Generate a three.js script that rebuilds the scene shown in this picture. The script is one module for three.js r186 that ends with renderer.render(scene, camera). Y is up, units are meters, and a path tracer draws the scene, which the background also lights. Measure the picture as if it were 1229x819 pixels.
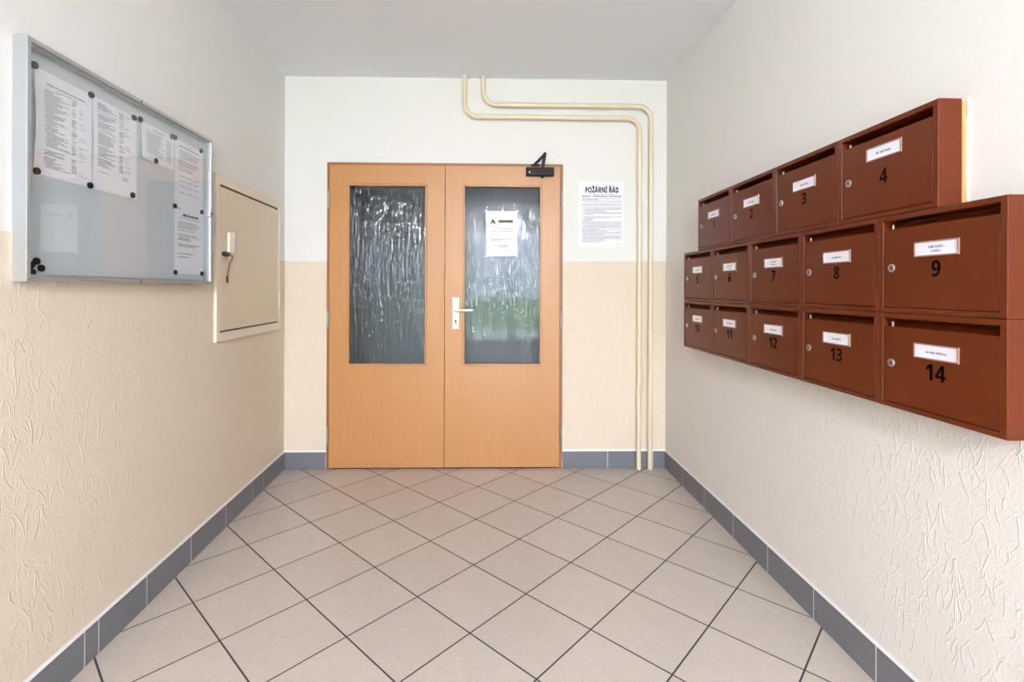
import * as THREE from 'three';
import { RoundedBoxGeometry } from 'three/addons/geometries/RoundedBoxGeometry.js';
import { TextGeometry } from 'three/addons/geometries/TextGeometry.js';
import { FontLoader } from 'three/addons/loaders/FontLoader.js';
import { mergeGeometries } from 'three/addons/utils/BufferGeometryUtils.js';
import { ImprovedNoise } from 'three/addons/math/ImprovedNoise.js';

// ------------------------------------------------------------------ camera, sky, exposure
const scene = new THREE.Scene();
const F = 590.034, CY = 347.2;
const camera = new THREE.PerspectiveCamera(2 * Math.atan(409.5 / F) * 180 / Math.PI, 1229 / 819, 0.05, 200);
camera.position.set(1.40883, 1.17564, 3.22939);
camera.rotation.order = 'YXZ';
camera.rotation.set(0, -0.02225, 0.00371);
camera.setViewOffset(1229, 819, 0, 409.5 - CY, 1229, 819);      // a lens shifted down, as architecture is photographed
camera.updateProjectionMatrix();

const renderer = new THREE.WebGLRenderer({ antialias: true });
renderer.toneMapping = THREE.LinearToneMapping;
renderer.toneMappingExposure = 0.82;
renderer.shadowMap.enabled = true;

scene.background = new THREE.Color().setRGB(21.3, 22, 25);      // bright hazy sky
scene.environment = null;
const sun = new THREE.DirectionalLight(new THREE.Color().setRGB(1, 1, 1.1), 190);   // stands behind the building, on the paving outside
sun.position.set(-3, 12, -1); sun.target.position.set(1.4, 0, 9); sun.castShadow = true;
Object.assign(sun.shadow.camera, { left: -12, right: 12, top: 12, bottom: -12, near: 1, far: 40 });
scene.add(sun, sun.target);

// ------------------------------------------------------------------ helpers
let seedState = 7;
const rnd = () => { seedState = (seedState * 1664525 + 1013904223) >>> 0; return seedState / 4294967296; };
const rr = (a, b) => a + (b - a) * rnd();
const noise = new ImprovedNoise();
const RGB = (r, g, b) => new THREE.Color().setRGB(r, g, b);
const used = new Set();
function numbered(name) {
  if (!used.has(name)) { used.add(name); return name; }
  for (let i = 1; ; i++) { const n = `${name}_${String(i).padStart(3, '0')}`; if (!used.has(n)) { used.add(n); return n; } }
}
function part(name, geo, material, parent) {
  const m = new THREE.Mesh(geo, material);
  m.name = numbered(name); m.castShadow = m.receiveShadow = true;
  (parent || scene).add(m); return m;
}
function thing(name, label, category, group) {
  const g = new THREE.Group(); g.name = numbered(name); scene.add(g);
  g.userData = { label, category }; if (group) g.userData.group = group;
  return g;
}
function structure(o, label) { o.userData.kind = 'structure'; if (label) o.userData.label = label; return o; }
function structureGroup(name, label) { const g = new THREE.Group(); g.name = numbered(name); scene.add(g); return structure(g, label); }
// uv in metres, each face along the plane it faces
function metreUV(geo) {
  const g = geo.index ? geo.toNonIndexed() : geo, p = g.attributes.position, uv = new Float32Array(p.count * 2);
  const a = new THREE.Vector3(), b = new THREE.Vector3(), c = new THREE.Vector3();
  for (let i = 0; i < p.count; i += 3) {
    a.fromBufferAttribute(p, i); b.fromBufferAttribute(p, i + 1); c.fromBufferAttribute(p, i + 2);
    const n = b.clone().sub(a).cross(c.clone().sub(a)), x = Math.abs(n.x), y = Math.abs(n.y), z = Math.abs(n.z);
    [a, b, c].forEach((q, k) => {
      const j = (i + k) * 2;
      if (y >= x && y >= z) { uv[j] = q.x; uv[j + 1] = q.z; } else if (x >= z) { uv[j] = q.z; uv[j + 1] = q.y; } else { uv[j] = q.x; uv[j + 1] = q.y; }
    });
  }
  g.setAttribute('uv', new THREE.BufferAttribute(uv, 2));
  return g;
}
const sharp = (w, h, d, x = 0, y = 0, z = 0) => metreUV(new THREE.BoxGeometry(w, h, d).translate(x, y, z));
const rbox = (w, h, d, r, x = 0, y = 0, z = 0, s = 2) => metreUV(new RoundedBoxGeometry(w, h, d, s, r).translate(x, y, z));
const cyl = (r, h, seg = 24, r2 = r) => new THREE.CylinderGeometry(r2, r, h, seg);
function merge(list) { return mergeGeometries(list.map((g) => { const n = g.index ? g.toNonIndexed() : g; for (const k of Object.keys(n.attributes)) if (!['position', 'normal', 'uv'].includes(k)) n.deleteAttribute(k); return n; })); }
function poly(points, holes = []) {
  const s = new THREE.Shape(points.map((p) => new THREE.Vector2(p[0], p[1])));
  for (const h of holes) s.holes.push(new THREE.Path(h.map((p) => new THREE.Vector2(p[0], p[1]))));
  return s;
}
const rect = (x0, y0, x1, y1) => [[x0, y0], [x1, y0], [x1, y1], [x0, y1]];
const extrude = (shape, depth, bevel = 0) => metreUV(new THREE.ExtrudeGeometry(shape, { depth: depth - 2 * bevel, bevelEnabled: bevel > 0, bevelSize: bevel, bevelThickness: bevel, bevelOffset: -bevel, bevelSegments: 2, curveSegments: 20 }).translate(0, 0, bevel));

// wall frames: a thing on a wall has z out of the wall, y up, x to the viewer's right when facing that wall
const AL = 0.07003, AR = 0.02419, W = 2.5, ZE = 7;
const LA = Math.atan(AL), RA = Math.atan(AR);
function onLeft(o, u, v, off = 0) {
  o.position.set(Math.sin(LA) * u + Math.cos(LA) * off, v, Math.cos(LA) * u - Math.sin(LA) * off);
  o.rotation.y = Math.PI / 2 + LA; return o;
}
function onRight(o, u, v, off = 0) {
  o.position.set(W + Math.sin(RA) * u - Math.cos(RA) * off, v, Math.cos(RA) * u + Math.sin(RA) * off);
  o.rotation.y = -(Math.PI / 2 - RA); return o;
}
function onBack(o, x, v, off = 0) { o.position.set(x, v, off); return o; }

// ------------------------------------------------------------------ textures
function canvas(w, h, bg) { const c = document.createElement('canvas'); c.width = w; c.height = h; const x = c.getContext('2d'); if (bg) { x.fillStyle = bg; x.fillRect(0, 0, w, h); } return [c, x]; }
function canvasTexture(c, srgb, repeat) {
  const t = new THREE.CanvasTexture(c); if (srgb) t.colorSpace = THREE.SRGBColorSpace;
  t.wrapS = t.wrapT = repeat ? THREE.RepeatWrapping : THREE.ClampToEdgeWrapping;
  if (repeat) t.repeat.set(1 / repeat[0], 1 / repeat[1]);
  t.anisotropy = 8; return t;
}
function dataTexture(size, f, srgb, repeat, h = size) {
  const d = new Uint8Array(size * h * 4);
  for (let y = 0; y < h; y++) for (let x = 0; x < size; x++) { const v = f(x / size, y / h), i = (y * size + x) * 4, a = Array.isArray(v) ? v : [v, v, v]; for (let k = 0; k < 3; k++) d[i + k] = Math.max(0, Math.min(255, a[k] * 255)); d[i + 3] = 255; }
  const t = new THREE.DataTexture(d, size, h); t.magFilter = THREE.LinearFilter; t.minFilter = THREE.LinearFilter;
  if (srgb) t.colorSpace = THREE.SRGBColorSpace;
  t.wrapS = t.wrapT = THREE.RepeatWrapping; if (repeat) t.repeat.set(1 / repeat[0], 1 / repeat[1]);
  t.needsUpdate = true; return t;
}
// noise that repeats over 0..1
function tileNoise(u, v, n, z) { const a = u * n, b = v * n, s = (x, y) => noise.noise(x, y, z); return s(a, b) * (1 - u) * (1 - v) + s(a - n, b) * u * (1 - v) + s(a, b - n) * (1 - u) * v + s(a - n, b - n) * u * v; }

// embossed wall covering of the lower walls: clustered, mostly upright curved creases
function creasedRelief() {
  const S = 2048, [c, x] = canvas(S, S, '#606060');
  x.lineCap = 'round';
  const stroke = (px, py, ang, len, bend, wid, lum) => {
    for (const ox of [-S, 0, S]) for (const oy of [-S, 0, S]) {
      const cx = px + ox, cy = py + oy;
      if (cx < -200 || cx > S + 200 || cy < -300 || cy > S + 300) continue;
      const dx = Math.cos(ang) * len / 2, dy = Math.sin(ang) * len / 2, nx = -Math.sin(ang) * bend, ny = Math.cos(ang) * bend;
      for (const [w, a] of [[wid * 2.6, 0.16], [wid * 1.7, 0.25], [wid, 0.45]]) {
        x.strokeStyle = `rgba(${lum},${lum},${lum},${a})`; x.lineWidth = w;
        x.beginPath(); x.moveTo(cx - dx, cy - dy); x.quadraticCurveTo(cx + nx, cy + ny, cx + dx, cy + dy); x.stroke();
      }
    }
  };
  for (let i = 0; i < 15000; i++) stroke(rr(0, S), rr(0, S), Math.PI / 2 + rr(-0.8, 0.8), rr(10, 36), rr(-6, 6), rr(1.6, 3), rr(60, 150) | 0);
  for (let i = 0; i < 700; i++) stroke(rr(0, S), rr(0, S), Math.PI / 2 + rr(-0.6, 0.6), rr(36, 105), rr(-20, 20), rr(2, 3.6), rr(170, 255) | 0);
  for (let i = 0; i < 34; i++) {                                   // fans of creases that meet
    const px = rr(0, S), py = rr(0, S), n = 3 + (rnd() * 4 | 0), up = rnd() < 0.5 ? 1 : -1;
    for (let k = 0; k < n; k++) { const t = rr(-1, 1), len = rr(70, 170); stroke(px + t * 46, py + up * len * 0.42, Math.PI / 2 + up * t * -0.5, len, t * 30, rr(2.6, 4.2), rr(190, 255) | 0); }
  }
  return canvasTexture(c, false, [1.06, 1.06]);
}
const creased = creasedRelief();
const rollerGrain = dataTexture(512, (u, v) => 0.5 + 0.22 * tileNoise(u, v, 60, 1.3) + 0.22 * tileNoise(u, v, 130, 4.1) + 0.12 * tileNoise(u, v, 18, 7.7), false, [0.5, 0.5]);
const tileMottle = dataTexture(512, (u, v) => { const n = 0.95 + 0.012 * tileNoise(u, v, 9, 2.2) + 0.02 * tileNoise(u, v, 40, 5.2) + 0.05 * tileNoise(u, v, 120, 8.2); return [n, n * 0.997, n * 0.99]; }, true, [0.6, 0.6]);
const tileRelief = dataTexture(512, (u, v) => 0.5 + 0.3 * tileNoise(u, v, 90, 3.7) + 0.2 * tileNoise(u, v, 200, 6.1), false, [0.4, 0.4]);
function grainTexture(light, dark, fibre, repeat, z) {
  return dataTexture(512, (u, v) => {
    const w = tileNoise(u, v, 5, z) * 0.06;
    const g = 0.5 + 0.5 * tileNoise((u + w + 1) % 1, (v * 0.06 + 1) % 1, 56, z + 1) + 0.4 * tileNoise(u, (v * 0.02 + 0.01) % 1, 150, z + 2) + 0.3 * tileNoise(u, v, 4, z + 3), k = Math.max(0, Math.min(1, g));
    const f = 1 - fibre * Math.max(0, tileNoise(u, (v * 0.25) % 1, 170, z + 5));
    return [0, 1, 2].map((i) => (dark[i] + (light[i] - dark[i]) * k) * f);
  }, true, repeat, 1024);
}
// figured cathedral glass: runs that flow down the pane, broken by small beads and swirls, as a real relief on the front
function figuredPane(w, h) {
  const nx = 400, ny = 260, g = new THREE.PlaneGeometry(w, h, nx, ny), p = g.attributes.position, beads = [];
  for (let i = 0; i < 520; i++) beads.push([rr(-w / 2, w / 2), rr(-h / 2, h / 2), rr(0.003, 0.0055), rr(0.0004, 0.0009)]);
  const cell = 0.02, grid = new Map();
  for (const b of beads) for (let i = -1; i <= 1; i++) for (let j = -1; j <= 1; j++) { const k = (Math.floor(b[0] / cell) + i) + ',' + (Math.floor(b[1] / cell) + j); if (!grid.has(k)) grid.set(k, []); grid.get(k).push(b); }
  for (let i = 0; i < p.count; i++) {
    const x = p.getX(i), y = p.getY(i), sw = 0.5 + 0.5 * noise.noise(x * 7, y * 7, 9.1), wx = x + 0.004 * noise.noise(x * 22, y * 22, 3.3) * (1 + 2.2 * sw);
    const c1 = 1 - Math.abs(noise.noise(wx * 52, y * 4.2, 1.7)), c2 = 1 - Math.abs(noise.noise(wx * 83 + 31, y * 6.5, 11.3));
    let z = 0.0027 * c1 * c1 + 0.0017 * c2 * c2 - 0.0026 + 0.00035 * noise.noise(wx * 190, y * 18, 5.2) + 0.0004 * sw * noise.noise(x * 75, y * 75, 7.9);
    for (const b of grid.get(Math.floor(x / cell) + ',' + Math.floor(y / cell)) || []) { const d = Math.hypot(x - b[0], (y - b[1]) * 0.7) / b[2]; if (d < 2.5) z += b[3] * Math.exp(-d * d * 2); }
    p.setZ(i, z);
  }
  g.computeVertexNormals();
  return merge([g, new THREE.PlaneGeometry(w, h).rotateY(Math.PI).translate(0, 0, -0.004)]);
}

// ------------------------------------------------------------------ materials
const std = (o) => new THREE.MeshStandardMaterial(o), phys = (o) => new THREE.MeshPhysicalMaterial(o);
const M = {
  white: std({ color: RGB(0.79, 0.78, 0.75), roughness: 0.9, bumpMap: rollerGrain, bumpScale: 0.0012 }),
  ceiling: std({ color: RGB(0.90, 0.92, 0.96), roughness: 0.95, bumpMap: rollerGrain, bumpScale: 0.0008 }),
  dado: std({ color: RGB(0.715, 0.625, 0.495), roughness: 0.75, bumpMap: creased, bumpScale: 0.003 }),
  dadoPale: std({ color: RGB(0.765, 0.74, 0.70), roughness: 0.75, bumpMap: creased, bumpScale: 0.0025 }),
  grout: std({ color: RGB(0.045, 0.036, 0.032), roughness: 0.95 }),
  skirting: std({ color: RGB(0.15, 0.155, 0.175), roughness: 0.42, bumpMap: tileRelief, bumpScale: 0.0003 }),
  skirtingJoint: std({ color: RGB(0.66, 0.66, 0.67), roughness: 0.9 }),
  sealant: std({ color: RGB(0.85, 0.85, 0.84), roughness: 0.6 }),
  doorWood: phys({ color: RGB(1, 1, 1), map: grainTexture([0.71, 0.512, 0.31], [0.685, 0.482, 0.278], 0.035, [0.5, 1.1], 0.3), roughness: 0.42, clearcoat: 0.25, clearcoatRoughness: 0.3 }),
  frameWood: phys({ color: RGB(0.46, 0.405, 0.365), map: grainTexture([0.80, 0.585, 0.375], [0.745, 0.52, 0.315], 0.05, [0.5, 1.1], 0.9), roughness: 0.45 }),
  rawWood: std({ color: RGB(1, 1, 1), map: grainTexture([0.83, 0.63, 0.42], [0.70, 0.48, 0.29], 0.1, [0.2, 0.5], 2.3), roughness: 0.8 }),
  figured: phys({ color: RGB(0.71, 0.765, 0.79), specularIntensity: 0.82, roughness: 0.065, transmission: 1, thickness: 0, ior: 1.52 }),
  clear: phys({ color: RGB(0.985, 0.99, 0.99), roughness: 0.0, transmission: 1, thickness: 0, ior: 1.5, specularIntensity: 0.8 }),
  steel: std({ color: RGB(0.6, 0.6, 0.6), roughness: 0.35, metalness: 1 }),
  hinge: std({ color: RGB(0.30, 0.285, 0.27), roughness: 0.38, metalness: 0.9 }),
  aluminium: std({ color: RGB(0.52, 0.55, 0.57), roughness: 0.42, metalness: 0.85 }),
  whiteMetal: phys({ color: RGB(0.86, 0.86, 0.85), roughness: 0.3, clearcoat: 0.3 }),
  black: std({ color: RGB(0.012, 0.012, 0.014), roughness: 0.4 }),
  blackBody: phys({ color: RGB(0.010, 0.011, 0.015), roughness: 0.5, specularIntensity: 0.4 }),
  magnet: phys({ color: RGB(0.015, 0.015, 0.016), roughness: 0.55, specularIntensity: 0.3 }),
  boardBack: std({ color: RGB(0.60, 0.655, 0.705), roughness: 0.5 }),
  paper: std({ color: RGB(0.84, 0.85, 0.88), roughness: 0.85 }),
  tape: phys({ color: RGB(0.85, 0.86, 0.87), roughness: 0.4 }),
  brown: phys({ color: RGB(0.10, 0.0165, 0.002), roughness: 0.36, specularIntensity: 0.6 }),
  cream: phys({ color: RGB(0.70, 0.60, 0.45), roughness: 0.4, clearcoat: 0.2, clearcoatRoughness: 0.4 }),
  creamFrame: phys({ color: RGB(0.76, 0.68, 0.54), roughness: 0.4, clearcoat: 0.2, clearcoatRoughness: 0.4 }),
  tab: std({ color: RGB(0.93, 0.88, 0.74), roughness: 0.5 }),
  pipe: phys({ color: RGB(0.74, 0.635, 0.46), roughness: 0.35, clearcoat: 0.3, clearcoatRoughness: 0.25 }),
  holder: phys({ color: RGB(0.32, 0.2, 0.17), roughness: 0.2, clearcoat: 0.6 }),
  digits: phys({ color: RGB(0.004, 0.0035, 0.0035), roughness: 0.9, specularIntensity: 0 }),
  plaster: std({ color: RGB(0.76, 0.755, 0.74), roughness: 0.95 }),
  corridor: std({ color: RGB(0.78, 0.80, 0.82), roughness: 0.9 }),
  paving: std({ color: RGB(0.5, 0.49, 0.47), roughness: 0.95 }),
  lawn: std({ color: RGB(0.075, 0.13, 0.04), roughness: 1 }),
};
const tileMaterials = [1, 0.975, 1.02, 0.99].map((k) => phys({ color: RGB(0.57 * k, 0.515 * k, 0.46 * k), map: tileMottle, roughness: 0.27, bumpMap: tileRelief, bumpScale: 0.0001, ior: 1.56 }));

// ------------------------------------------------------------------ room shell
const lx = (z) => AL * z, rx = (z) => W + AR * z, cyl0 = (x, z) => 2.55627 + 0.00095 * x - 0.00872 * z;

// floor: mortar bed and square tiles laid across the corner, joints recessed
{
  const floor = structureGroup('floor', 'floor of square pale beige tiles laid diagonally with dark joints');
  part('mortar_bed', metreUV(extrude(poly([[0 - 0.15, 0.15], [W + 0.15, 0.15], [rx(ZE) + 0.15, -ZE - 0.2], [lx(ZE) - 0.15, -ZE - 0.2]].reverse()), 0.12).rotateX(-Math.PI / 2).translate(0, -0.1206, 0)), M.grout, floor);
  const s = 0.29416, a = 0.75982, tx = 1.29638, tz = 1.13171, J = 0.0056, B = 0.0004;
  const room = [[lx(0) + 0.001, 0.001], [W - 0.001, 0.001], [rx(ZE) - 0.001, ZE + 0.05], [lx(ZE) + 0.001, ZE + 0.05]];
  const clip = (pts) => {
    let out = pts;
    for (let e = 0; e < 4; e++) {
      const [ax, az] = room[e], [bx, bz] = room[(e + 1) % 4], inside = (p) => (bx - ax) * (p[1] - az) - (bz - az) * (p[0] - ax) >= 0, res = [];
      for (let i = 0; i < out.length; i++) {
        const p = out[i], q = out[(i + 1) % out.length], ip = inside(p), iq = inside(q);
        if (ip) res.push(p);
        if (ip !== iq) { const d1 = (bx - ax) * (p[1] - az) - (bz - az) * (p[0] - ax), d2 = (bx - ax) * (q[1] - az) - (bz - az) * (q[0] - ax), t = d1 / (d1 - d2); res.push([p[0] + (q[0] - p[0]) * t, p[1] + (q[1] - p[1]) * t]); }
      }
      out = res; if (!out.length) break;
    }
    return out;
  };
  function slab(pts) {                                              // pts in x,z about the tile's centre, any convex outline
    let area = 0; pts.forEach((p, i) => { const q = pts[(i + 1) % pts.length]; area += p[0] * q[1] - q[0] * p[1]; });
    if (area > 0) pts = pts.slice().reverse();
    const cx = pts.reduce((m, p) => m + p[0], 0) / pts.length, cz = pts.reduce((m, p) => m + p[1], 0) / pts.length, v = [], n = pts.length;
    const inner = pts.map((p) => { const dx = cx - p[0], dz = cz - p[1], l = Math.hypot(dx, dz) || 1; return [p[0] + dx / l * B * 1.4, p[1] + dz / l * B * 1.4]; });
    const tri = (...q) => q.forEach((p) => v.push(...p));
    for (let i = 0; i < n; i++) {
      const p = pts[i], q = pts[(i + 1) % n], pi = inner[i], qi = inner[(i + 1) % n];
      tri([cx, 0, cz], [pi[0], 0, pi[1]], [qi[0], 0, qi[1]]);
      tri([pi[0], 0, pi[1]], [p[0], -B, p[1]], [q[0], -B, q[1]]); tri([pi[0], 0, pi[1]], [q[0], -B, q[1]], [qi[0], 0, qi[1]]);
      tri([p[0], -B, p[1]], [p[0], -0.008, p[1]], [q[0], -0.008, q[1]]); tri([p[0], -B, p[1]], [q[0], -0.008, q[1]], [q[0], -B, q[1]]);
    }
    const g = new THREE.BufferGeometry(); g.setAttribute('position', new THREE.Float32BufferAttribute(v, 3)); g.computeVertexNormals();
    return metreUV(g);
  }
  const h = s / 2 - J / 2, corner = [[-h, -h], [h, -h], [h, h], [-h, h]].map(([i, j]) => [i * Math.cos(a) - j * Math.sin(a), i * Math.sin(a) + j * Math.cos(a)]);
  const whole = slab(corner);
  for (let i = -16; i <= 24; i++) for (let j = -16; j <= 24; j++) {
    const cx = tx + s * ((i + 0.5) * Math.cos(a) - (j + 0.5) * Math.sin(a)), cz = tz + s * ((i + 0.5) * Math.sin(a) + (j + 0.5) * Math.cos(a));
    if (cx < -0.4 || cx > 3.1 || cz < -0.4 || cz > ZE + 0.4) continue;
    const pts = corner.map((p) => [p[0] + cx, p[1] + cz]), cut = clip(pts);
    if (cut.length < 3) continue;
    let ar = 0; cut.forEach((p, k) => { const q = cut[(k + 1) % cut.length]; ar += p[0] * q[1] - q[0] * p[1]; });
    if (Math.abs(ar / 2) < 0.0004) continue;
    const full = Math.abs(Math.abs(ar / 2) - 4 * h * h) < 1e-6;
    const t = part('tile', full ? whole : slab(cut.map((p) => [p[0] - cx, p[1] - cz])), tileMaterials[(i * 7 + j * 3 + 100) % 4], floor);
    t.position.set(cx, rr(-0.0002, 0), cz);
  }
}
// ceiling
{
  const c = [[lx(0) - 0.15, -0.15], [W + 0.15, -0.15], [rx(ZE) + 0.15, ZE + 0.2], [lx(ZE) - 0.15, ZE + 0.2]], v = [], f = (...q) => q.forEach((p) => v.push(...p));
  const lo = c.map(([x, z]) => [x, cyl0(x, z), z]), hi = c.map(([x, z]) => [x, 2.8, z]);
  f(lo[0], lo[1], lo[2], lo[0], lo[2], lo[3]); f(hi[0], hi[2], hi[1], hi[0], hi[3], hi[2]);
  for (let i = 0; i < 4; i++) { const j = (i + 1) % 4; f(lo[i], hi[i], hi[j], lo[i], hi[j], lo[j]); }
  const g = new THREE.BufferGeometry(); g.setAttribute('position', new THREE.Float32BufferAttribute(v, 3)); g.computeVertexNormals();
  structure(part('ceiling', metreUV(g), M.ceiling));
}
const DX0 = 0.27714, DX1 = 1.81257, DH = 1.997;
// walls, each with its painted lower part standing a little proud
{
  const back = structure(part('wall_back', extrude(poly([[-0.15, -0.1], [DX0 + 0.008, -0.1], [DX0 + 0.008, DH - 0.008], [DX1 - 0.008, DH - 0.008], [DX1 - 0.008, -0.1], [W + 0.15, -0.1], [W + 0.15, 2.7], [-0.15, 2.7]]), 0.15).translate(0, 0, -0.15), M.white));
  part('painted_dado', extrude(poly([[0, 0], [DX0 - 0.001, 0], [DX0 - 0.001, 1.353], [0, 1.351]]), 0.0015, 0.0004), M.dado, back);
  part('painted_dado', extrude(poly([[DX1 + 0.001, 0], [W - 0.001, 0], [W - 0.001, 1.364], [DX1 + 0.001, 1.3605]]), 0.0015, 0.0004), M.dado, back);
  const left = structureGroup('wall_left'); onLeft(left, 0, 0);
  part('masonry', sharp(ZE + 0.2, 2.75, 0.15, -(ZE + 0.2) / 2, 1.275, -0.075), M.white, left);
  part('painted_dado', extrude(poly([[0, 0], [0, 1.3535], [-0.906, 1.351], [-1.96, 1.3197], [-3, 1.3], [-ZE, 1.3], [-ZE, 0]].reverse()), 0.002, 0.0005), M.dado, left);
  const right = structureGroup('wall_right'); onRight(right, 0, 0);
  part('masonry', sharp(ZE + 0.2, 2.75, 0.15, (ZE + 0.2) / 2, 1.275, -0.075), M.white, right);
  part('painted_dado', extrude(poly([[0, 0], [ZE, 0], [ZE, 1.33], [0.3, 1.3635], [0, 1.3605]]), 0.002, 0.0005), M.dadoPale, right);
  // chipped plaster beside the mailbox board
  const edge = [], back2 = [];
  for (let v = 1.39; v <= 1.646; v += 0.0037) { edge.push([2.0572 + 0.006 * noise.noise(v * 31, 3.3, 1.2) + 0.004 * noise.noise(v * 117, 5.1, 1.7), v]); back2.unshift([2.0536, v]); }
  part('chipped_plaster', extrude(poly(edge.concat(back2)), 0.005, 0.001), M.plaster, right);
  // entrance wall with its opening, behind the camera
  const x0 = lx(ZE) - 0.15, x1 = rx(ZE) + 0.15, front = structure(part('wall_front', extrude(poly([[x0, -0.1], [0.76, -0.1], [0.76, 2.45], [2.52, 2.45], [2.52, -0.1], [x1, -0.1], [x1, 2.7], [x0, 2.7]]), 0.2).translate(0, 0, ZE), M.white));
}
// baseboards of grey tiles with pale joints and a white sealant line on top
{
  const H = 0.109, T = 0.009;
  function run(name, place, from, to, joints, sign) {
    const g = structureGroup(name); place(g, 0, 0);
    const x = (u) => sign * u, edges = [from, ...joints, to];
    part('joint_mortar', sharp(to - from, H - 0.002, T - 0.0008, x((from + to) / 2), H / 2, (T - 0.0008) / 2), M.skirtingJoint, g);
    for (let i = 0; i + 1 < edges.length; i++) { const a = edges[i] + 0.0021, b = edges[i + 1] - 0.0021; if (b - a > 0.004) part('tile', rbox(b - a, H, T, 0.0012, x((a + b) / 2), H / 2 + 0.0006, T / 2, 1), M.skirting, g); }
    const bead = new THREE.ExtrudeGeometry(poly([[0, H], [T * 0.75, H], [0.0045, H + 0.004], [0.002, H + 0.011], [0, H + 0.013]]), { depth: to - from, bevelEnabled: false });
    bead.rotateY(-Math.PI / 2).translate(sign > 0 ? to : -from, 0, 0);
    part('sealant_bead', bead, M.sealant, g);
    return g;
  }
  run('baseboard_left', onLeft, 0.009, ZE, [0.04, 0.338, 0.488, 0.789, 1.095, 1.389, 1.627, 1.686, 1.985, 2.285, 2.585, 2.885, 3.185, 3.485, 3.785, 4.085, 4.385, 4.685, 4.985, 5.285, 5.585, 5.885, 6.185, 6.485, 6.785], -1);
  run('baseboard_right', onRight, 0.009, ZE, [0.307, 0.605, 0.919, 1.209, 1.5, 1.783, 2.083, 2.383, 2.683, 2.983, 3.283, 3.583, 3.883, 4.183, 4.483, 4.783, 5.083, 5.383, 5.683, 5.983, 6.283, 6.583, 6.883], 1);
  run('baseboard_back', onBack, 0.001, DX0 - 0.002, [], 1);
  run('baseboard_back', onBack, DX1 + 0.002, W - 0.001, [2.114, 2.413], 1);
}

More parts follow.
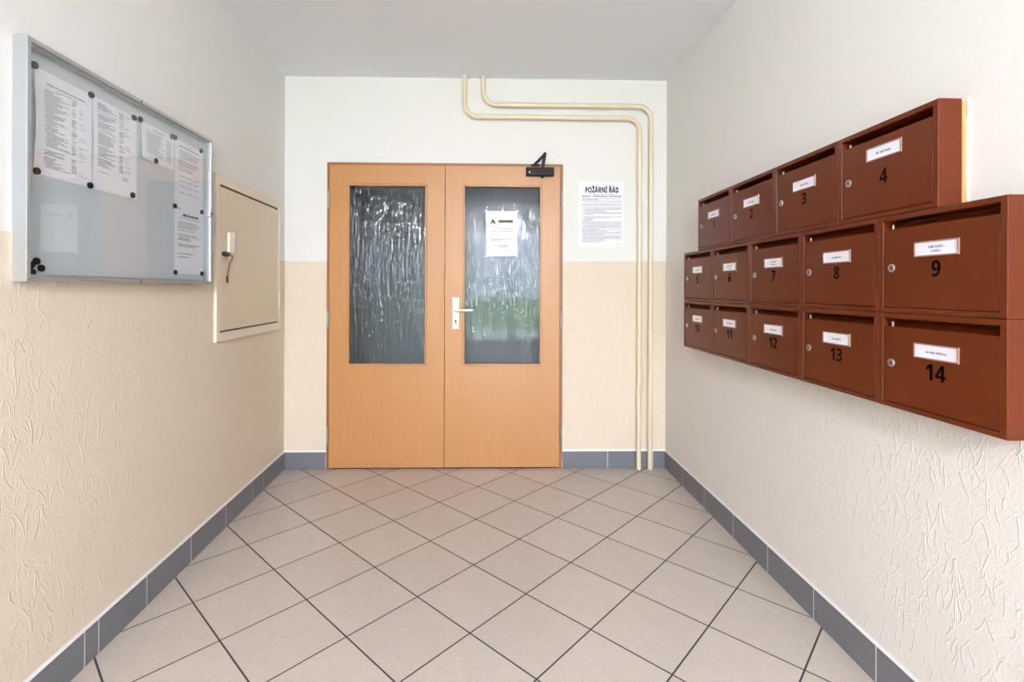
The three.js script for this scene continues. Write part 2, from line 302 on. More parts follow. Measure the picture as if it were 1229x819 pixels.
// ------------------------------------------------------------------ double door
{
  const door = structureGroup('door_1', 'double wooden door with two tall figured glass panes');
  onBack(door, 0, 0);
  const frame = part('frame', extrude(poly([[DX0, 0], [DX0 + 0.03, 0], [DX0 + 0.03, DH - 0.03], [DX1 - 0.03, DH - 0.03], [DX1 - 0.03, 0], [DX1, 0], [DX1, DH], [DX0, DH]]), 0.11, 0.001).translate(0, 0, -0.1), M.frameWood, door);
  const zf = 0.014, T = 0.042, mid = 1.0415, gap = 0.0016;
  const leaves = [[0.2955, mid - gap], [mid + gap, 1.792]];
  const paneGeo = figuredPane(0.5104, 1.1776);
  leaves.forEach(([x0, x1], n) => {
    const cx = (x0 + x1) / 2, g0 = cx - 0.2572, g1 = cx + 0.2572, y0 = 0.0095, y1 = 1.978, b0 = 0.6752, b1 = 1.8568;
    const leaf = part('leaf', extrude(poly(rect(x0, y0, x1, y1), [rect(g0, b0, g1, b1).reverse()]), T, 0.0012).translate(0, 0, zf - T), M.doorWood, door);
    // glazing beads, mitred, standing just proud of a fine groove
    const bw = 0.0105, bead = (pts) => extrude(poly(pts), 0.022, 0.0015).translate(0, 0, zf - 0.0205);
    const o = 0.0012, a0 = g0 + o, a1 = g1 - o, c0 = b0 + o, c1 = b1 - o;
    part('glazing_bead', bead([[a0, c0], [a0 + bw, c0 + bw], [a0 + bw, c1 - bw], [a0, c1]].reverse()), M.doorWood, leaf);
    part('glazing_bead', bead([[a1, c0], [a1, c1], [a1 - bw, c1 - bw], [a1 - bw, c0 + bw]]), M.doorWood, leaf);
    part('glazing_bead', bead([[a0, c0], [a1, c0], [a1 - bw, c0 + bw], [a0 + bw, c0 + bw]]), M.doorWood, leaf);
    part('glazing_bead', bead([[a0, c1], [a0 + bw, c1 - bw], [a1 - bw, c1 - bw], [a1, c1]]), M.doorWood, leaf);
    const pane = part('glass_pane', paneGeo, M.figured, leaf);
    pane.position.set(cx, (b0 + b1) / 2, zf - 0.0244); if (n) pane.rotation.z = Math.PI;
    for (const hy of [1.755, 0.98, 0.222]) {
      const hx = n ? DX1 - 0.011 : DX0 + 0.011, list = [];
      for (const k of [-1, 1]) list.push(new THREE.CylinderGeometry(0.0065, 0.0065, 0.05, 14).translate(hx, hy + k * 0.026, zf + 0.004));
      list.push(new THREE.SphereGeometry(0.0065, 12, 8).translate(hx, hy + 0.051, zf + 0.004), new THREE.SphereGeometry(0.0065, 12, 8).translate(hx, hy - 0.051, zf + 0.004));
      part('hinge', merge(list), M.hinge, door);
    }
    if (n === 1) {
      const plate = part('handle_plate', rbox(0.043, 0.208, 0.008, 0.003, 1.1142, 1.0178, zf + 0.004), M.whiteMetal, leaf);
      const lever = merge([
        cyl(0.012, 0.012, 24).rotateX(Math.PI / 2).translate(1.1142, 1.0385, zf + 0.014),
        new THREE.TubeGeometry(new THREE.CatmullRomCurve3([[1.1142, 1.0385, zf + 0.008], [1.1142, 1.0385, zf + 0.034], [1.119, 1.0385, zf + 0.046], [1.132, 1.0385, zf + 0.05], [1.222, 1.039, zf + 0.05]].map((p) => new THREE.Vector3(...p)), false, 'catmullrom', 0.3), 40, 0.0088, 16),
        cyl(0.0088, 0.004, 16).rotateZ(Math.PI / 2).translate(1.2235, 1.039, zf + 0.05)]);
      part('handle_lever', lever, M.whiteMetal, leaf);
      part('lever_cap', cyl(0.0092, 0.006, 16).rotateZ(Math.PI / 2).translate(1.228, 1.039, zf + 0.05), M.steel, leaf);
      part('keyhole', merge([cyl(0.0062, 0.002, 20).rotateX(Math.PI / 2).translate(1.1142, 0.967, zf + 0.0082), sharp(0.007, 0.016, 0.002, 1.1142, 0.958, zf + 0.0082)]), M.black, leaf);
      for (const [sx, sy] of [[-0.009, 0.09], [0.009, 0.09], [0, -0.09]]) part('screw', cyl(0.0026, 0.002, 12).rotateX(Math.PI / 2).translate(1.1142 + sx, 1.0178 + sy, zf + 0.0082), M.steel, leaf);
    }
  });
  // door closer screwed to the second leaf, its arm to the frame
  const body = part('door_closer', rbox(0.182, 0.056, 0.036, 0.006, 1.6592, 1.94, zf + 0.018, 3), M.blackBody, door);
  part('valve_screw', cyl(0.0042, 0.002, 14).rotateX(Math.PI / 2).translate(1.5905, 1.9345, zf + 0.0362), M.steel, body);
  part('spindle_cap', cyl(0.011, 0.012, 20).translate(1.676, 1.9085, zf + 0.018), M.blackBody, body);
  const bar = (p, q, w, t) => { const a = new THREE.Vector3(...p), b = new THREE.Vector3(...q), d = b.clone().sub(a), g = new RoundedBoxGeometry(w, d.length() + w * 0.6, t, 2, Math.min(w, t) * 0.35); g.applyQuaternion(new THREE.Quaternion().setFromUnitVectors(new THREE.Vector3(0, 1, 0), d.normalize())); const c = a.add(b).multiplyScalar(0.5); return g.translate(c.x, c.y, c.z); };
  part('closer_arm', merge([cyl(0.009, 0.02, 18).translate(1.677, 1.976, zf + 0.02), bar([1.677, 1.975, zf + 0.022], [1.6905, 2.056, zf + 0.03], 0.021, 0.009), cyl(0.009, 0.018, 18).rotateX(Math.PI / 2).translate(1.689, 2.055, zf + 0.03)]), M.blackBody, body);
  part('closer_arm', bar([1.689, 2.054, zf + 0.022], [1.626, 1.992, zf + 0.01], 0.017, 0.009), M.blackBody, body);
  part('arm_bracket', rbox(0.056, 0.014, 0.016, 0.003, 1.631, 1.987, zf + 0.004), M.blackBody, body);
}
// dim corridor behind the door
{
  const g = structureGroup('corridor_shell');
  const D = 1.9, z = -0.15 - D / 2;
  part('corridor_floor', sharp(2.8, 0.1, D, 1.25, -0.051, z), M.skirting, g);
  part('corridor_ceiling', sharp(2.8, 0.1, D, 1.25, 2.6, z), M.corridor, g);
  part('corridor_wall', sharp(0.1, 2.65, D, -0.2, 1.27, z), M.corridor, g);
  part('corridor_wall', sharp(0.1, 2.65, D, 2.7, 1.27, z), M.corridor, g);
  part('corridor_wall', sharp(3, 2.75, 0.1, 1.25, 1.27, -0.2 - D), M.corridor, g);
}
// glazed entrance behind the camera and the ground outside it
{
  const e = structureGroup('door_2', 'glazed entrance door');
  const z = ZE + 0.1, bars = [];
  for (const x of [0.785, 1.64, 2.495]) bars.push(rbox(0.05, 2.45, 0.05, 0.004, x, 1.225, z));
  for (const y of [0.05, 2.425]) bars.push(rbox(1.66, y < 1 ? 0.1 : 0.05, 0.045, 0.004, 1.64, y, z));
  part('frame', merge(bars), M.whiteMetal, e);
  part('glass_pane', sharp(0.805, 2.3, 0.004, 1.2125, 1.235, z), M.clear, e);
  part('glass_pane', sharp(0.805, 2.3, 0.004, 2.0675, 1.235, z), M.clear, e);
  structure(part('pavement', sharp(40, 0.1, 3.5, 1.4, -0.08, ZE + 0.21 + 1.75), M.paving));
  structure(part('lawn', sharp(80, 0.1, 60, 1.4, -0.075, ZE + 0.21 + 3.5 + 30), M.lawn));
}

// ceiling lamp behind the camera
{
  const t = thing('ceiling_lamp', 'round opal glass ceiling lamp with a metal rim', 'lamp'), x = 1.55, z = 5.3, y = cyl0(x, z);
  part('lamp_base', cyl(0.15, 0.03, 40).translate(x, y - 0.015, z), M.whiteMetal, t);
  const bowl = new THREE.SphereGeometry(0.14, 32, 16, 0, Math.PI * 2, Math.PI / 2, Math.PI / 2).scale(1, 0.75, 1).translate(x, y - 0.03, z);
  part('lamp_bowl', bowl, std({ color: RGB(0.85, 0.84, 0.82), roughness: 0.4, emissive: RGB(1, 0.99, 1.0), emissiveIntensity: 2 }), t);
  const l = new THREE.PointLight(RGB(1, 0.99, 1.1), 32); l.position.set(x, y - 0.19, z); l.castShadow = true; l.shadow.radius = 7; scene.add(l);
}

// ------------------------------------------------------------------ printed matter
// unreadable print: words made of letter-like ticks
function ticks(x, px, py, width, size, ink, alpha = 1) {
  x.fillStyle = ink; let c = px; const end = px + width;
  while (c < end) {
    const n = 2 + (rnd() * 8 | 0);
    for (let i = 0; i < n && c < end; i++) {
      const w = size * rr(0.28, 0.5), up = rnd() < 0.25 ? 1.25 : 0.85;
      x.globalAlpha = alpha * rr(0.55, 1);
      x.fillRect(c, py - size * up, size * 0.16, size * up); if (rnd() < 0.6) x.fillRect(c, py - size * 0.85, w * 0.8, size * 0.16); if (rnd() < 0.6) x.fillRect(c, py - size * 0.16, w * 0.8, size * 0.16); x.fillRect(c + w * 0.62, py - size * 0.8, size * 0.12, size * 0.8);
      c += w;
    }
    c += size * 0.45;
  }
  x.globalAlpha = 1;
}
const INK = '#23242a', SHEET = '#f1f2f8';
const prints = {
  listA(x, w, h) {
    ticks(x, w * 0.2, h * 0.12, w * 0.66, h * 0.014, INK); ticks(x, w * 0.2, h * 0.137, w * 0.1, h * 0.008, INK, 0.6); ticks(x, w * 0.36, h * 0.152, w * 0.36, h * 0.011, INK, 0.8);
    for (let y = 0.175; y < 0.93; y += 0.0135) {
      if (rnd() < 0.12) continue;
      ticks(x, w * (0.16 + (rnd() < 0.3 ? 0.03 : 0)), h * y, w * rr(0.12, 0.42), h * 0.0085, INK, 0.85);
      if (rnd() < 0.85) ticks(x, w * 0.63, h * y, w * rr(0.05, 0.1), h * 0.0085, INK, 0.85);
      if (rnd() < 0.5) ticks(x, w * 0.76, h * y, w * rr(0.06, 0.17), h * 0.0075, INK, 0.6);
    }
  },
  listB(x, w, h) {
    for (let y = 0.05; y < 0.74; y += 0.0135) {
      if (rnd() < 0.08) continue;
      ticks(x, w * 0.1, h * y, w * rr(0.15, 0.42), h * 0.0085, INK, 0.85);
      if (rnd() < 0.8) ticks(x, w * 0.58, h * y, w * rr(0.06, 0.12), h * 0.0085, INK, 0.85);
      if (rnd() < 0.4) ticks(x, w * 0.72, h * y, w * rr(0.05, 0.14), h * 0.0075, INK, 0.6);
    }
    ticks(x, w * 0.1, h * 0.8, w * 0.25, h * 0.0085, INK, 0.7); for (const y of [0.79, 0.805, 0.82]) ticks(x, w * 0.66, h * y, w * 0.14, h * 0.0085, INK, 0.6);
  },
  table(x, w, h) {
    ticks(x, w * 0.35, h * 0.12, w * 0.32, h * 0.03, INK, 0.9); ticks(x, w * 0.12, h * 0.19, w * 0.5, h * 0.018, INK, 0.6);
    for (let y = 0.25; y < 0.8; y += 0.032) { ticks(x, w * 0.16, h * y, w * rr(0.3, 0.55), h * 0.018, INK, 0.7); ticks(x, w * 0.76, h * y, w * 0.14, h * 0.016, INK, 0.55); }
    x.strokeStyle = INK; x.globalAlpha = 0.5; x.lineWidth = 2; x.strokeRect(w * 0.14, h * 0.22, w * 0.78, h * 0.6); x.beginPath(); x.moveTo(w * 0.74, h * 0.22); x.lineTo(w * 0.74, h * 0.82); x.stroke(); x.globalAlpha = 1;
  },
  noticeA(x, w, h) {
    ticks(x, w * 0.4, h * 0.045, w * 0.2, h * 0.009, INK, 0.6); ticks(x, w * 0.14, h * 0.09, w * 0.7, h * 0.017, INK);
    for (const y of [0.14, 0.16, 0.18, 0.2, 0.225, 0.245]) ticks(x, w * 0.16, h * y, w * rr(0.5, 0.72), h * 0.009, INK, 0.65);
    for (const y of [0.3, 0.32, 0.345, 0.37, 0.41, 0.44]) ticks(x, w * 0.12, h * y, w * rr(0.45, 0.76), h * 0.011, INK, 0.85);
    for (const y of [0.53, 0.6, 0.68, 0.78]) { for (const c of [0.16, 0.4, 0.64]) ticks(x, w * c, h * y, w * 0.18, h * 0.013, INK, 0.7); }
  },
  noticeB(x, w, h) {
    ticks(x, w * 0.06, h * 0.03, w * 0.14, h * 0.02, INK, 0.7); ticks(x, w * 0.27, h * 0.12, w * 0.52, h * 0.034, INK); ticks(x, w * 0.27, h * 0.123, w * 0.52, h * 0.034, INK); ticks(x, w * 0.18, h * 0.155, w * 0.7, h * 0.011, INK, 0.8);
    for (const y of [0.22, 0.24, 0.265, 0.29, 0.31, 0.345, 0.41, 0.43]) ticks(x, w * 0.12, h * y, w * rr(0.55, 0.78), h * 0.011, INK, 0.75);
    for (const y of [0.465, 0.49, 0.56, 0.585, 0.7, 0.75]) ticks(x, w * 0.12, h * y, w * rr(0.3, 0.76), h * 0.015, INK, 0.95);
  },
  doorNotice(x, w, h) {
    x.fillStyle = INK; x.beginPath(); x.moveTo(w * 0.22, h * 0.17); x.lineTo(w * 0.31, h * 0.28); x.lineTo(w * 0.13, h * 0.28); x.fill();
    x.fillStyle = SHEET; x.beginPath(); x.moveTo(w * 0.222, h * 0.235); x.lineTo(w * 0.255, h * 0.285); x.lineTo(w * 0.195, h * 0.285); x.fill(); x.fillRect(w * 0.14, h * 0.252, w * 0.1, h * 0.006);
    x.fillStyle = INK; x.globalAlpha = 0.82; x.fillRect(w * 0.4, h * 0.197, w * 0.46, h * 0.056); x.globalAlpha = 1; x.fillStyle = SHEET; for (let i = 1; i < 9; i++) x.fillRect(w * (0.4 + i * 0.051), h * 0.205, w * 0.008, h * rr(0.02, 0.035));
    ticks(x, w * 0.1, h * 0.045, w * 0.75, h * 0.008, INK, 0.5); ticks(x, w * 0.1, h * 0.335, w * 0.22, h * 0.014, INK, 0.4);
    ticks(x, w * 0.36, h * 0.395, w * 0.5, h * 0.012, INK, 0.6); ticks(x, w * 0.16, h * 0.45, w * 0.7, h * 0.013, INK, 0.6); x.fillStyle = INK; x.globalAlpha = 0.5; x.fillRect(w * 0.16, h * 0.455, w * 0.7, 2); x.globalAlpha = 1;
    ticks(x, w * 0.1, h * 0.53, w * 0.13, h * 0.012, INK, 0.7); ticks(x, w * 0.1, h * 0.59, w * 0.12, h * 0.012, INK, 0.6); ticks(x, w * 0.16, h * 0.625, w * 0.66, h * 0.012, INK, 0.6); ticks(x, w * 0.16, h * 0.645, w * 0.34, h * 0.012, INK, 0.7); ticks(x, w * 0.16, h * 0.675, w * 0.12, h * 0.012, INK, 0.7);
    ticks(x, w * 0.26, h * 0.77, w * 0.5, h * 0.014, INK, 0.9); ticks(x, w * 0.4, h * 0.8, w * 0.28, h * 0.013, INK, 0.75); ticks(x, w * 0.72, h * 0.89, w * 0.12, h * 0.011, INK, 0.4);
  },
  fireRules(x, w, h) {
    x.fillStyle = '#17181d'; x.save(); x.translate(w * 0.52, h * 0.165); x.scale(0.70, 1); x.font = `bold ${h * 0.114 | 0}px sans-serif`; x.textAlign = 'center'; x.strokeStyle = '#17181d'; x.lineWidth = 7; x.lineJoin = 'round';
    x.fillText('POŽÁRNÍ ŘÁD', 0, 0); x.strokeText('POŽÁRNÍ ŘÁD', 0, 0); x.restore();
    x.fillRect(w * 0.25, h * 0.19, w * 0.56, 5); for (const [a, b] of [[0.08, 0.18], [0.32, 0.32], [0.67, 0.28]]) { ticks(x, w * a, h * 0.228, w * b, h * 0.014, INK); ticks(x, w * a, h * 0.229, w * b, h * 0.014, INK); }
    let y = 0.262; while (y < 0.93) {
      const ind = rnd() < 0.25 ? 0.14 : 0.09, full = rnd() < 0.6; ticks(x, w * ind, h * y, w * (full ? 0.95 - ind : rr(0.18, 0.6)), h * 0.0085, INK, full ? 0.72 : 0.85);
      if (rnd() < 0.12) y += 0.012; y += 0.0163;
    }
    ticks(x, w * 0.84, h * 0.966, w * 0.1, h * 0.009, INK, 0.6);
    x.fillStyle = '#888'; for (const [a, b] of [[0.03, 0.015], [0.97, 0.015], [0.03, 0.985], [0.97, 0.985]]) { x.beginPath(); x.arc(w * a, h * b, 4, 0, 7); x.fill(); }
  },
};
function printed(kind, w, h) { const [c, x] = canvas(w, h, SHEET); prints[kind](x, w, h); const t = canvasTexture(c, true); return std({ map: t, color: RGB(0.97, 0.98, 1), roughness: 0.8 }); }
function sheetGeometry(w, h, lift) {                                 // origin at the sheet's centre, back at z = 0
  const g = new THREE.BoxGeometry(w, h, 0.0003, 20, 24, 1).translate(0, 0, 0.00015), p = g.attributes.position;
  if (lift) for (let i = 0; i < p.count; i++) p.setZ(i, p.getZ(i) + Math.max(0, lift(p.getX(i) / w + 0.5, p.getY(i) / h + 0.5)));
  g.computeVertexNormals(); return g;
}
function sheet(name, label, category, group, kind, w, h, lift, texture = [768, 1086]) {
  const t = thing(name, label, category, group), P = M.paper;
  part('sheet', sheetGeometry(w, h, lift), [P, P, P, P, printed(kind, ...texture), P], t);
  return t;
}

// ------------------------------------------------------------------ notice board on the wall, its sheets and magnets
{
  const u0 = 1.007, u1 = 1.926, v0 = 1.1915, v1 = 1.836, w = u1 - u0, h = v1 - v0, D = 0.036, turn = -0.011;
  const mid = (u0 + u1) / 2, vm = (v0 + v1) / 2, off0 = 0.0056;
  const place = (o, u, v, off) => { onLeft(o, mid, vm, off0); o.rotation.y += turn; o.updateMatrix(); const p = new THREE.Vector3(-(u - mid), v - vm, off).applyMatrix4(o.matrix); o.position.copy(p); return o; };
  const board = thing('notice_board', 'glazed aluminium notice board with papers pinned inside on the wall', 'notice board'); place(board, mid, vm, 0);
  const fw = 0.013;
  const prof = (pts) => extrude(poly(pts), D, 0.0015);
  const X = w / 2, Y = h / 2;
  part('frame_rail', prof([[-X, Y], [-X + fw, Y - fw], [X - fw, Y - fw], [X, Y]]), M.aluminium, board);
  part('frame_rail', prof([[-X, -Y], [X, -Y], [X - fw, -Y + fw], [-X + fw, -Y + fw]]), M.aluminium, board);
  part('frame_stile', prof([[-X, -Y], [-X + fw, -Y + fw], [-X + fw, Y - fw], [-X, Y]].reverse()), M.aluminium, board);
  part('frame_stile', prof([[X, -Y], [X, Y], [X - fw, Y - fw], [X - fw, -Y + fw]]), M.aluminium, board);
  const lip = 0.006; // inner track that carries the panes
  part('glass_track', merge([sharp(w - 2 * fw, lip, 0.02, 0, Y - fw - lip / 2, 0.017), sharp(w - 2 * fw, lip, 0.02, 0, -Y + fw + lip / 2, 0.017), sharp(lip, h - 2 * fw, 0.02, -X + fw + lip / 2, 0, 0.017), sharp(lip, h - 2 * fw, 0.02, X - fw - lip / 2, 0, 0.017)]), M.aluminium, board);
  part('back_panel', sharp(w - 2 * fw, h - 2 * fw, 0.006, 0, 0, 0.003), M.boardBack, board);
  part('glass_pane', sharp(w - 2 * fw - 0.004, h - 2 * fw - 0.004, 0.004, 0, 0, 0.0285), M.clear, board);
  const lk = part('lock', rbox(0.02, 0.03, 0.012, 0.002, X - fw - 0.008, 1.504 - vm, 0.036), M.steel, board);
  part('lock_barrel', cyl(0.006, 0.008, 18).rotateX(Math.PI / 2).translate(X - fw - 0.008, 1.504 - vm, 0.043), M.hinge, lk);
  for (const s of [-1, 1]) part('frame_joint', sharp(0.004, fw - 0.003, 0.0008, mid - 1.481, s * (Y - fw / 2), D), M.black, board);
  const g = 'sheets pinned inside the notice board', S = 0.0064;
  const A = sheet('notice_sheet', 'long white printed list pinned beside the lock of the notice board', 'paper', g, 'listA', 0.207, 0.291, (x, y) => 0.008 * Math.sin(Math.PI * Math.min(1, Math.max(0, y))) * Math.pow(1 - x, 3));
  place(A, 1.7705, 1.633, S);
  const Bs = sheet('notice_sheet', 'white printed list between the lock-side list and the short table sheet', 'paper', g, 'listB', 0.204, 0.29, (x, y) => 0.004 * Math.sin(Math.PI * y) * Math.pow(1 - x, 3));
  place(Bs, 1.5625, 1.633, S + 0.0002);
  const C = sheet('notice_sheet', 'short half-height white sheet with a small table, one magnet at its lower edge', 'paper', g, 'table', 0.196, 0.134, (x, y) => 0.006 * Math.pow(1 - x, 2) * (1 - y), [768, 540]);
  place(C, 1.3405, 1.711, S); C.rotation.z = -0.012;
  const Dn = sheet('notice_sheet', 'upper of two stacked white notices at the cabinet end of the notice board', 'paper', g, 'noticeA', 0.208, 0.272);
  place(Dn, 1.132, 1.6405, S);
  const En = sheet('notice_sheet', 'lower of two stacked white notices, with a bold title, at the cabinet end', 'paper', g, 'noticeB', 0.212, 0.272);
  place(En, 1.1305, 1.369, S);
  const mags = [
    [1.872, 1.779, 'at the upper corner of the long list, above the lock'], [1.673, 1.7765, 'joining the upper corners of both long lists'], [1.478, 1.7735, 'at the second list corner facing the table sheet'],
    [1.4452, 1.7795, 'at the table sheet corner facing the second list'], [1.2575, 1.7755, 'of a touching pair, the one on the table sheet'], [1.2385, 1.7775, 'of a touching pair, the one on the stacked notices'],
    [1.049, 1.7765, 'at the upper notice corner near the cabinet'], [1.358, 1.6525, 'on the lower edge of the short table sheet'], [1.8641, 1.4936, 'at the long list corner just under the lock'],
    [1.676, 1.4935, 'joining the lower corners of both long lists'], [1.4837, 1.4997, 'at the free lower corner of the second list'], [1.2391, 1.5032, 'on the seam of the stacked notices, away from the cabinet'],
    [1.0417, 1.5093, 'on the seam of the stacked notices, cabinet side'], [1.2323, 1.2381, 'at the bold-titled notice bottom corner away from the frame'], [1.0399, 1.2384, 'at the bold-titled notice bottom corner by the frame'],
    [1.8644, 1.247, 'unused, topmost of four in the bottom corner'], [1.8805, 1.236, 'unused, second from top of four in the bottom corner'], [1.849, 1.2288, 'unused, set apart from three others in the bottom corner'], [1.8777, 1.2165, 'unused, lowest of four in the bottom corner']];
  const disc = new THREE.LatheGeometry([[0, 0], [0.0098, 0], [0.0098, 0.0045], [0.0088, 0.006], [0.0062, 0.0062], [0.0056, 0.0052], [0, 0.0052]].map((p) => new THREE.Vector2(...p)), 28).rotateX(Math.PI / 2);
  for (const [u, v, where] of mags) {
    const m = part('magnet', disc, M.magnet); place(m, u, v, 0.0072);
    m.userData = { label: 'black round magnet ' + where, category: 'magnet', group: 'round black magnets in the notice board' };
  }
}

// ------------------------------------------------------------------ electric cabinet
{
  const u0 = 0.110, u1 = 0.904, v0 = 0.9195, v1 = 1.7155, w = u1 - u0, h = v1 - v0;
  const t = thing('electric_cabinet', 'flush cream metal cabinet with a hinged door beside the notice board', 'cabinet'); onLeft(t, (u0 + u1) / 2, v0, 0.002);
  const X = w / 2, a = [-X + 0.034, 0.0435, X - 0.031, h - 0.0455];
  part('frame', extrude(poly(rect(-X, 0, X, h), [rect(...a).reverse()]), 0.014, 0.003), M.creamFrame, t);
  part('recess', sharp(w - 0.02, h - 0.02, 0.003, 0, h / 2, 0.0015), M.black, t);
  const door = part('door', rbox(a[2] - a[0] - 0.005, a[3] - a[1] - 0.019, 0.009, 0.0015, (a[0] + a[2]) / 2, (a[1] + a[3]) / 2 - 0.001, 0.0085, 2), M.cream, t);
  const lx0 = (u0 + u1) / 2, X2 = (u) => lx0 - u, Y2 = (v) => v - v0;
  for (const hv of [1.5365, 1.109]) part('hinge', merge([0, 1].map((k) => cyl(0.005, 0.046, 14).translate(X2(0.1335), Y2(hv) + (k - 0.5) * 0.048, 0.015))), M.creamFrame, t);
  const knob = new THREE.CapsuleGeometry(0.0115, 0.032, 8, 18).rotateZ(Math.PI / 2).translate(X2(0.836), Y2(1.3395), 0.024);
  part('latch', merge([cyl(0.01, 0.012, 20).rotateX(Math.PI / 2).translate(X2(0.836), Y2(1.3395), 0.016), knob]), M.black, door);
  part('seal_tag', extrude(poly([[X2(0.811), Y2(1.350)], [X2(0.760), Y2(1.350)], [X2(0.7535), Y2(1.452)], [X2(0.812), Y2(1.4475)]]), 0.012, 0.0025).translate(0, 0, 0.017), M.tab, door);
  const cord = new THREE.CatmullRomCurve3([[0.806, 1.338, 0.03], [0.790, 1.331, 0.032], [0.786, 1.32, 0.03], [0.7915, 1.30, 0.022], [0.797, 1.27, 0.018], [0.803, 1.235, 0.0165]].map(([u, v, z]) => new THREE.Vector3(X2(u), Y2(v), z)));
  part('cord', new THREE.TubeGeometry(cord, 40, 0.0022, 8), M.black, door);
  part('cord_end', cyl(0.0042, 0.034, 14).rotateZ(0.12).translate(X2(0.808), Y2(1.218), 0.0175), M.black, door);
}

// ------------------------------------------------------------------ pipes across the corner of the back wall
{
  function pipe(label, pts, r) {
    const path = new THREE.CurvePath(), V = pts.map((p) => new THREE.Vector3(...p));
    let at = V[0];
    for (let i = 1; i < V.length; i++) {
      if (i === V.length - 1) { path.add(new THREE.LineCurve3(at, V[i])); break; }
      const d0 = V[i].clone().sub(V[i - 1]).normalize(), d1 = V[i + 1].clone().sub(V[i]).normalize(), a = V[i].clone().addScaledVector(d0, -r), b = V[i].clone().addScaledVector(d1, r), k = 0.5523;
      path.add(new THREE.LineCurve3(at, a)); path.add(new THREE.CubicBezierCurve3(a, a.clone().addScaledVector(d0, r * k), b.clone().addScaledVector(d1, -r * k), b)); at = b;
    }
    const t = thing('heating_pipe', label, 'pipe', 'cream pipes bent across the back wall');
    part('tube', new THREE.TubeGeometry(path, 320, 0.0148, 20), M.pipe, t);
    const [x, y, z] = pts[0];
    part('ceiling_collar', new THREE.TorusGeometry(0.0185, 0.0035, 10, 28).rotateX(Math.PI / 2).translate(x, cyl0(x, z) - 0.003, z), M.plaster, t);
    return t;
  }
  pipe('lower cream painted pipe, bending down nearer the fire rules poster', [[1.168, cyl0(1.17, 0.035) + 0.02, 0.036], [1.168, 2.2945, 0.036], [2.3115, 2.2945, 0.036], [2.3115, 0.001, 0.036]], 0.085);
  pipe('upper cream painted pipe, bending down nearer the wall corner', [[1.2885, cyl0(1.29, 0.035) + 0.02, 0.036], [1.2885, 2.3735, 0.036], [2.3855, 2.3735, 0.036], [2.3855, 0.001, 0.036]], 0.085);
}

// ------------------------------------------------------------------ poster on the wall and notice taped to the glass
{
  const p = sheet('fire_rules_poster', 'white printed fire rules poster on the wall between door and pipes', 'poster', null, 'fireRules', 0.3, 0.428, null, [1024, 1462]);
  onBack(p, 2.0655, 1.6715, 0.0006);
  const n = sheet('door_notice', 'white notice with a dark triangle emblem taped to the door glass', 'notice', null, 'doorNotice', 0.2045, 0.2965);
  onBack(n, 1.4113, 1.5402, -0.0056);
  for (const [sx, sy] of [[-1, -1], [-1, 1], [1, -1], [1, 1]]) {
    part('tape', extrude(poly([[-0.008, -0.011], [0.008, -0.011], [0.008, 0.011], [-0.008, 0.011]]), 0.0002).rotateZ(-sx * sy * Math.PI / 4).translate(sx * 0.1, sy * 0.146, 0.0004), M.tape, n);
  }
}

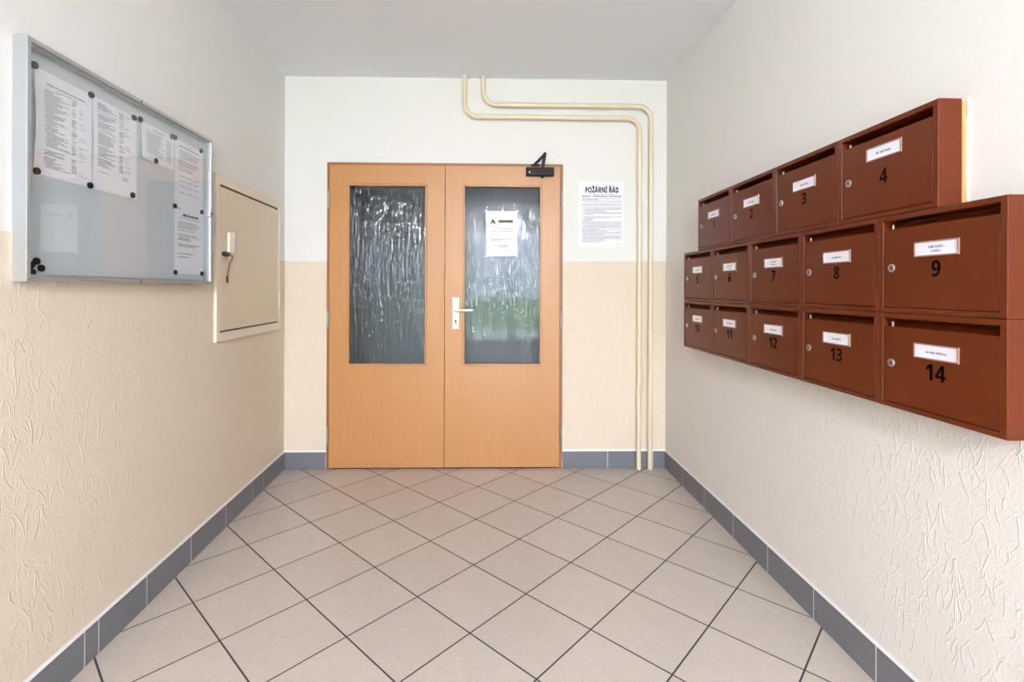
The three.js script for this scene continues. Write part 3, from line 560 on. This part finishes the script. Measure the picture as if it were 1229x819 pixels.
// ------------------------------------------------------------------ mailboxes
{
  const font = await new FontLoader().loadAsync('fonts/droid/droid_sans_bold.typeface.json');
  const mount = thing('mounting_board', 'raw wooden board showing behind the side of mailbox 4', 'board'); onRight(mount, 0, 0, 0.0022);
  part('plank', rbox(1.378, 0.25, 0.0125, 0.001, 0.675 + 1.378 / 2, 1.516, 0.00625), M.rawWood, mount);
  part('plank', rbox(1.72, 0.5, 0.0125, 0.001, 0.489 + 1.72 / 2, 1.12, 0.00625), M.rawWood, mount);
  const D = 0.06, WB = 0.3458, rows = [{ u: 0.6695, v: 1.3815, h: 0.2665, n: 4 }, { u: 0.4855, v: 1.1163, h: 0.2652, n: 5 }, { u: 0.4855, v: 0.8588, h: 0.2575, n: 5 }];
  const cards = (() => { const [c, x] = canvas(512, 14 * 128, '#f2f3fa'); for (let i = 0; i < 14; i++) { const two = [5, 6, 8].includes(i), wd = rr(150, 250), y = i * 128; ticks(x, 256 - wd / 2, y + (two ? 60 : 80), wd, 24, '#3a3f58', 0.9); if (two) ticks(x, 256 - 60, y + 100, 120, 22, '#3a3f58', 0.8); } return canvasTexture(c, true); })();
  const cardMaterial = std({ map: cards, color: RGB(0.95, 0.95, 0.97), roughness: 0.35 });
  const NUM = ['one', 'two', 'three', 'four', 'five', 'six', 'seven', 'eight', 'nine', 'ten', 'eleven', 'twelve', 'thirteen', 'fourteen'];
  const MAIL = NUM.map((word, i) => `brown letter box with black number ${word} in the ${i < 4 ? 'top' : i < 9 ? 'middle' : 'bottom'} row of boxes`);
  let no = 0;
  rows.forEach((row, ri) => {
    const w = WB - 0.0014, h = row.h - 0.0014, rim = 0.0155, dw = w - 2 * rim, d0 = 0.0145, d1 = h - 0.0375, top = h - 0.0145;
    const casing = merge([
      extrude(poly(rect(0, 0, w, h), [rect(rim, d0 - 0.0015, w - rim, top).reverse()]), D, 0.0014),
      sharp(w - 0.004, h - 0.004, 0.0015, w / 2, h / 2, 0.002)]);
    const doorGeo = rbox(dw - 0.0034, d1 - d0, 0.014, 0.0022, w / 2, (d0 + d1) / 2, D - 0.0084, 3);
    const flap = new RoundedBoxGeometry(dw - 0.006, 0.03, 0.002, 2, 0.0009).rotateX(-0.75).translate(w / 2, d1 + 0.003, D - 0.0265);
    const clip = rbox(0.006, 0.014, 0.006, 0.0015, rim + 0.016, d1 + 0.0065, D - 0.016);
    const lock = merge([new THREE.LatheGeometry([[0, 0], [0.0112, 0], [0.0112, 0.0028], [0.0100, 0.004], [0.0076, 0.004], [0.0070, 0.003], [0, 0.003]].map((p) => new THREE.Vector2(...p)), 28).rotateX(Math.PI / 2).translate(0.0445, 0.1205, D - 0.0015)]);
    const barrel = cyl(0.0066, 0.002, 22).rotateX(Math.PI / 2).translate(0.0445, 0.1205, D + 0.0012), key = sharp(0.0018, 0.0075, 0.0008, 0.0445, 0.1205, D + 0.0023);
    for (let k = 0; k < row.n; k++) {
      no++;
      const t = thing('mailbox', MAIL[no - 1], 'mailbox', 'brown letter boxes on the wall');
      onRight(t, row.u + k * WB, row.v, 0.0148);
      part('casing', casing, M.brown, t);
      const door = part('door', doorGeo, M.brown, t);
      part('slot_flap', flap, M.brown, t);
      part('slot_clip', clip, M.steel, t);
      const lk = part('lock', lock, M.steel, door);
      part('lock_barrel', merge([barrel.clone()]), M.hinge, lk).userData = {};
      part('keyhole', key, M.black, door);
      const cx = 0.1762, ly = no === 4 ? 0.184 : 0.1645, fz = D - 0.0016;
      const holder = part('card_holder', extrude(poly(rect(cx - 0.0615, ly - 0.0193, cx + 0.0615, ly + 0.0193), [rect(cx - 0.0565, ly - 0.0158, cx + 0.0565, ly + 0.0158).reverse()]), 0.0032, 0.0007).translate(0, 0, fz), M.holder, door);
      const cg = new THREE.BoxGeometry(0.1155, 0.0325, 0.0006), uv = cg.attributes.uv; for (let i = 0; i < uv.count; i++) uv.setY(i, 1 - (no - uv.getY(i) * 1) / 14);
      part('name_card', cg.translate(cx, ly, fz + 0.0008), cardMaterial, holder);
      const tg = new TextGeometry(String(no), { font, size: 0.05, depth: 0.0006, curveSegments: 6, bevelEnabled: false }); tg.computeBoundingBox();
      const bb = tg.boundingBox, hh = bb.max.y - bb.min.y, ky = 0.0405 / hh, kx = ky * 0.9;
      tg.translate(-(bb.min.x + bb.max.x) / 2, -(bb.min.y + bb.max.y) / 2, 0).scale(kx, ky, 1).translate(cx, 0.1145, fz + 0.0001);
      part('number', tg, M.digits, door);
    }
  });
}

renderer.render(scene, camera);
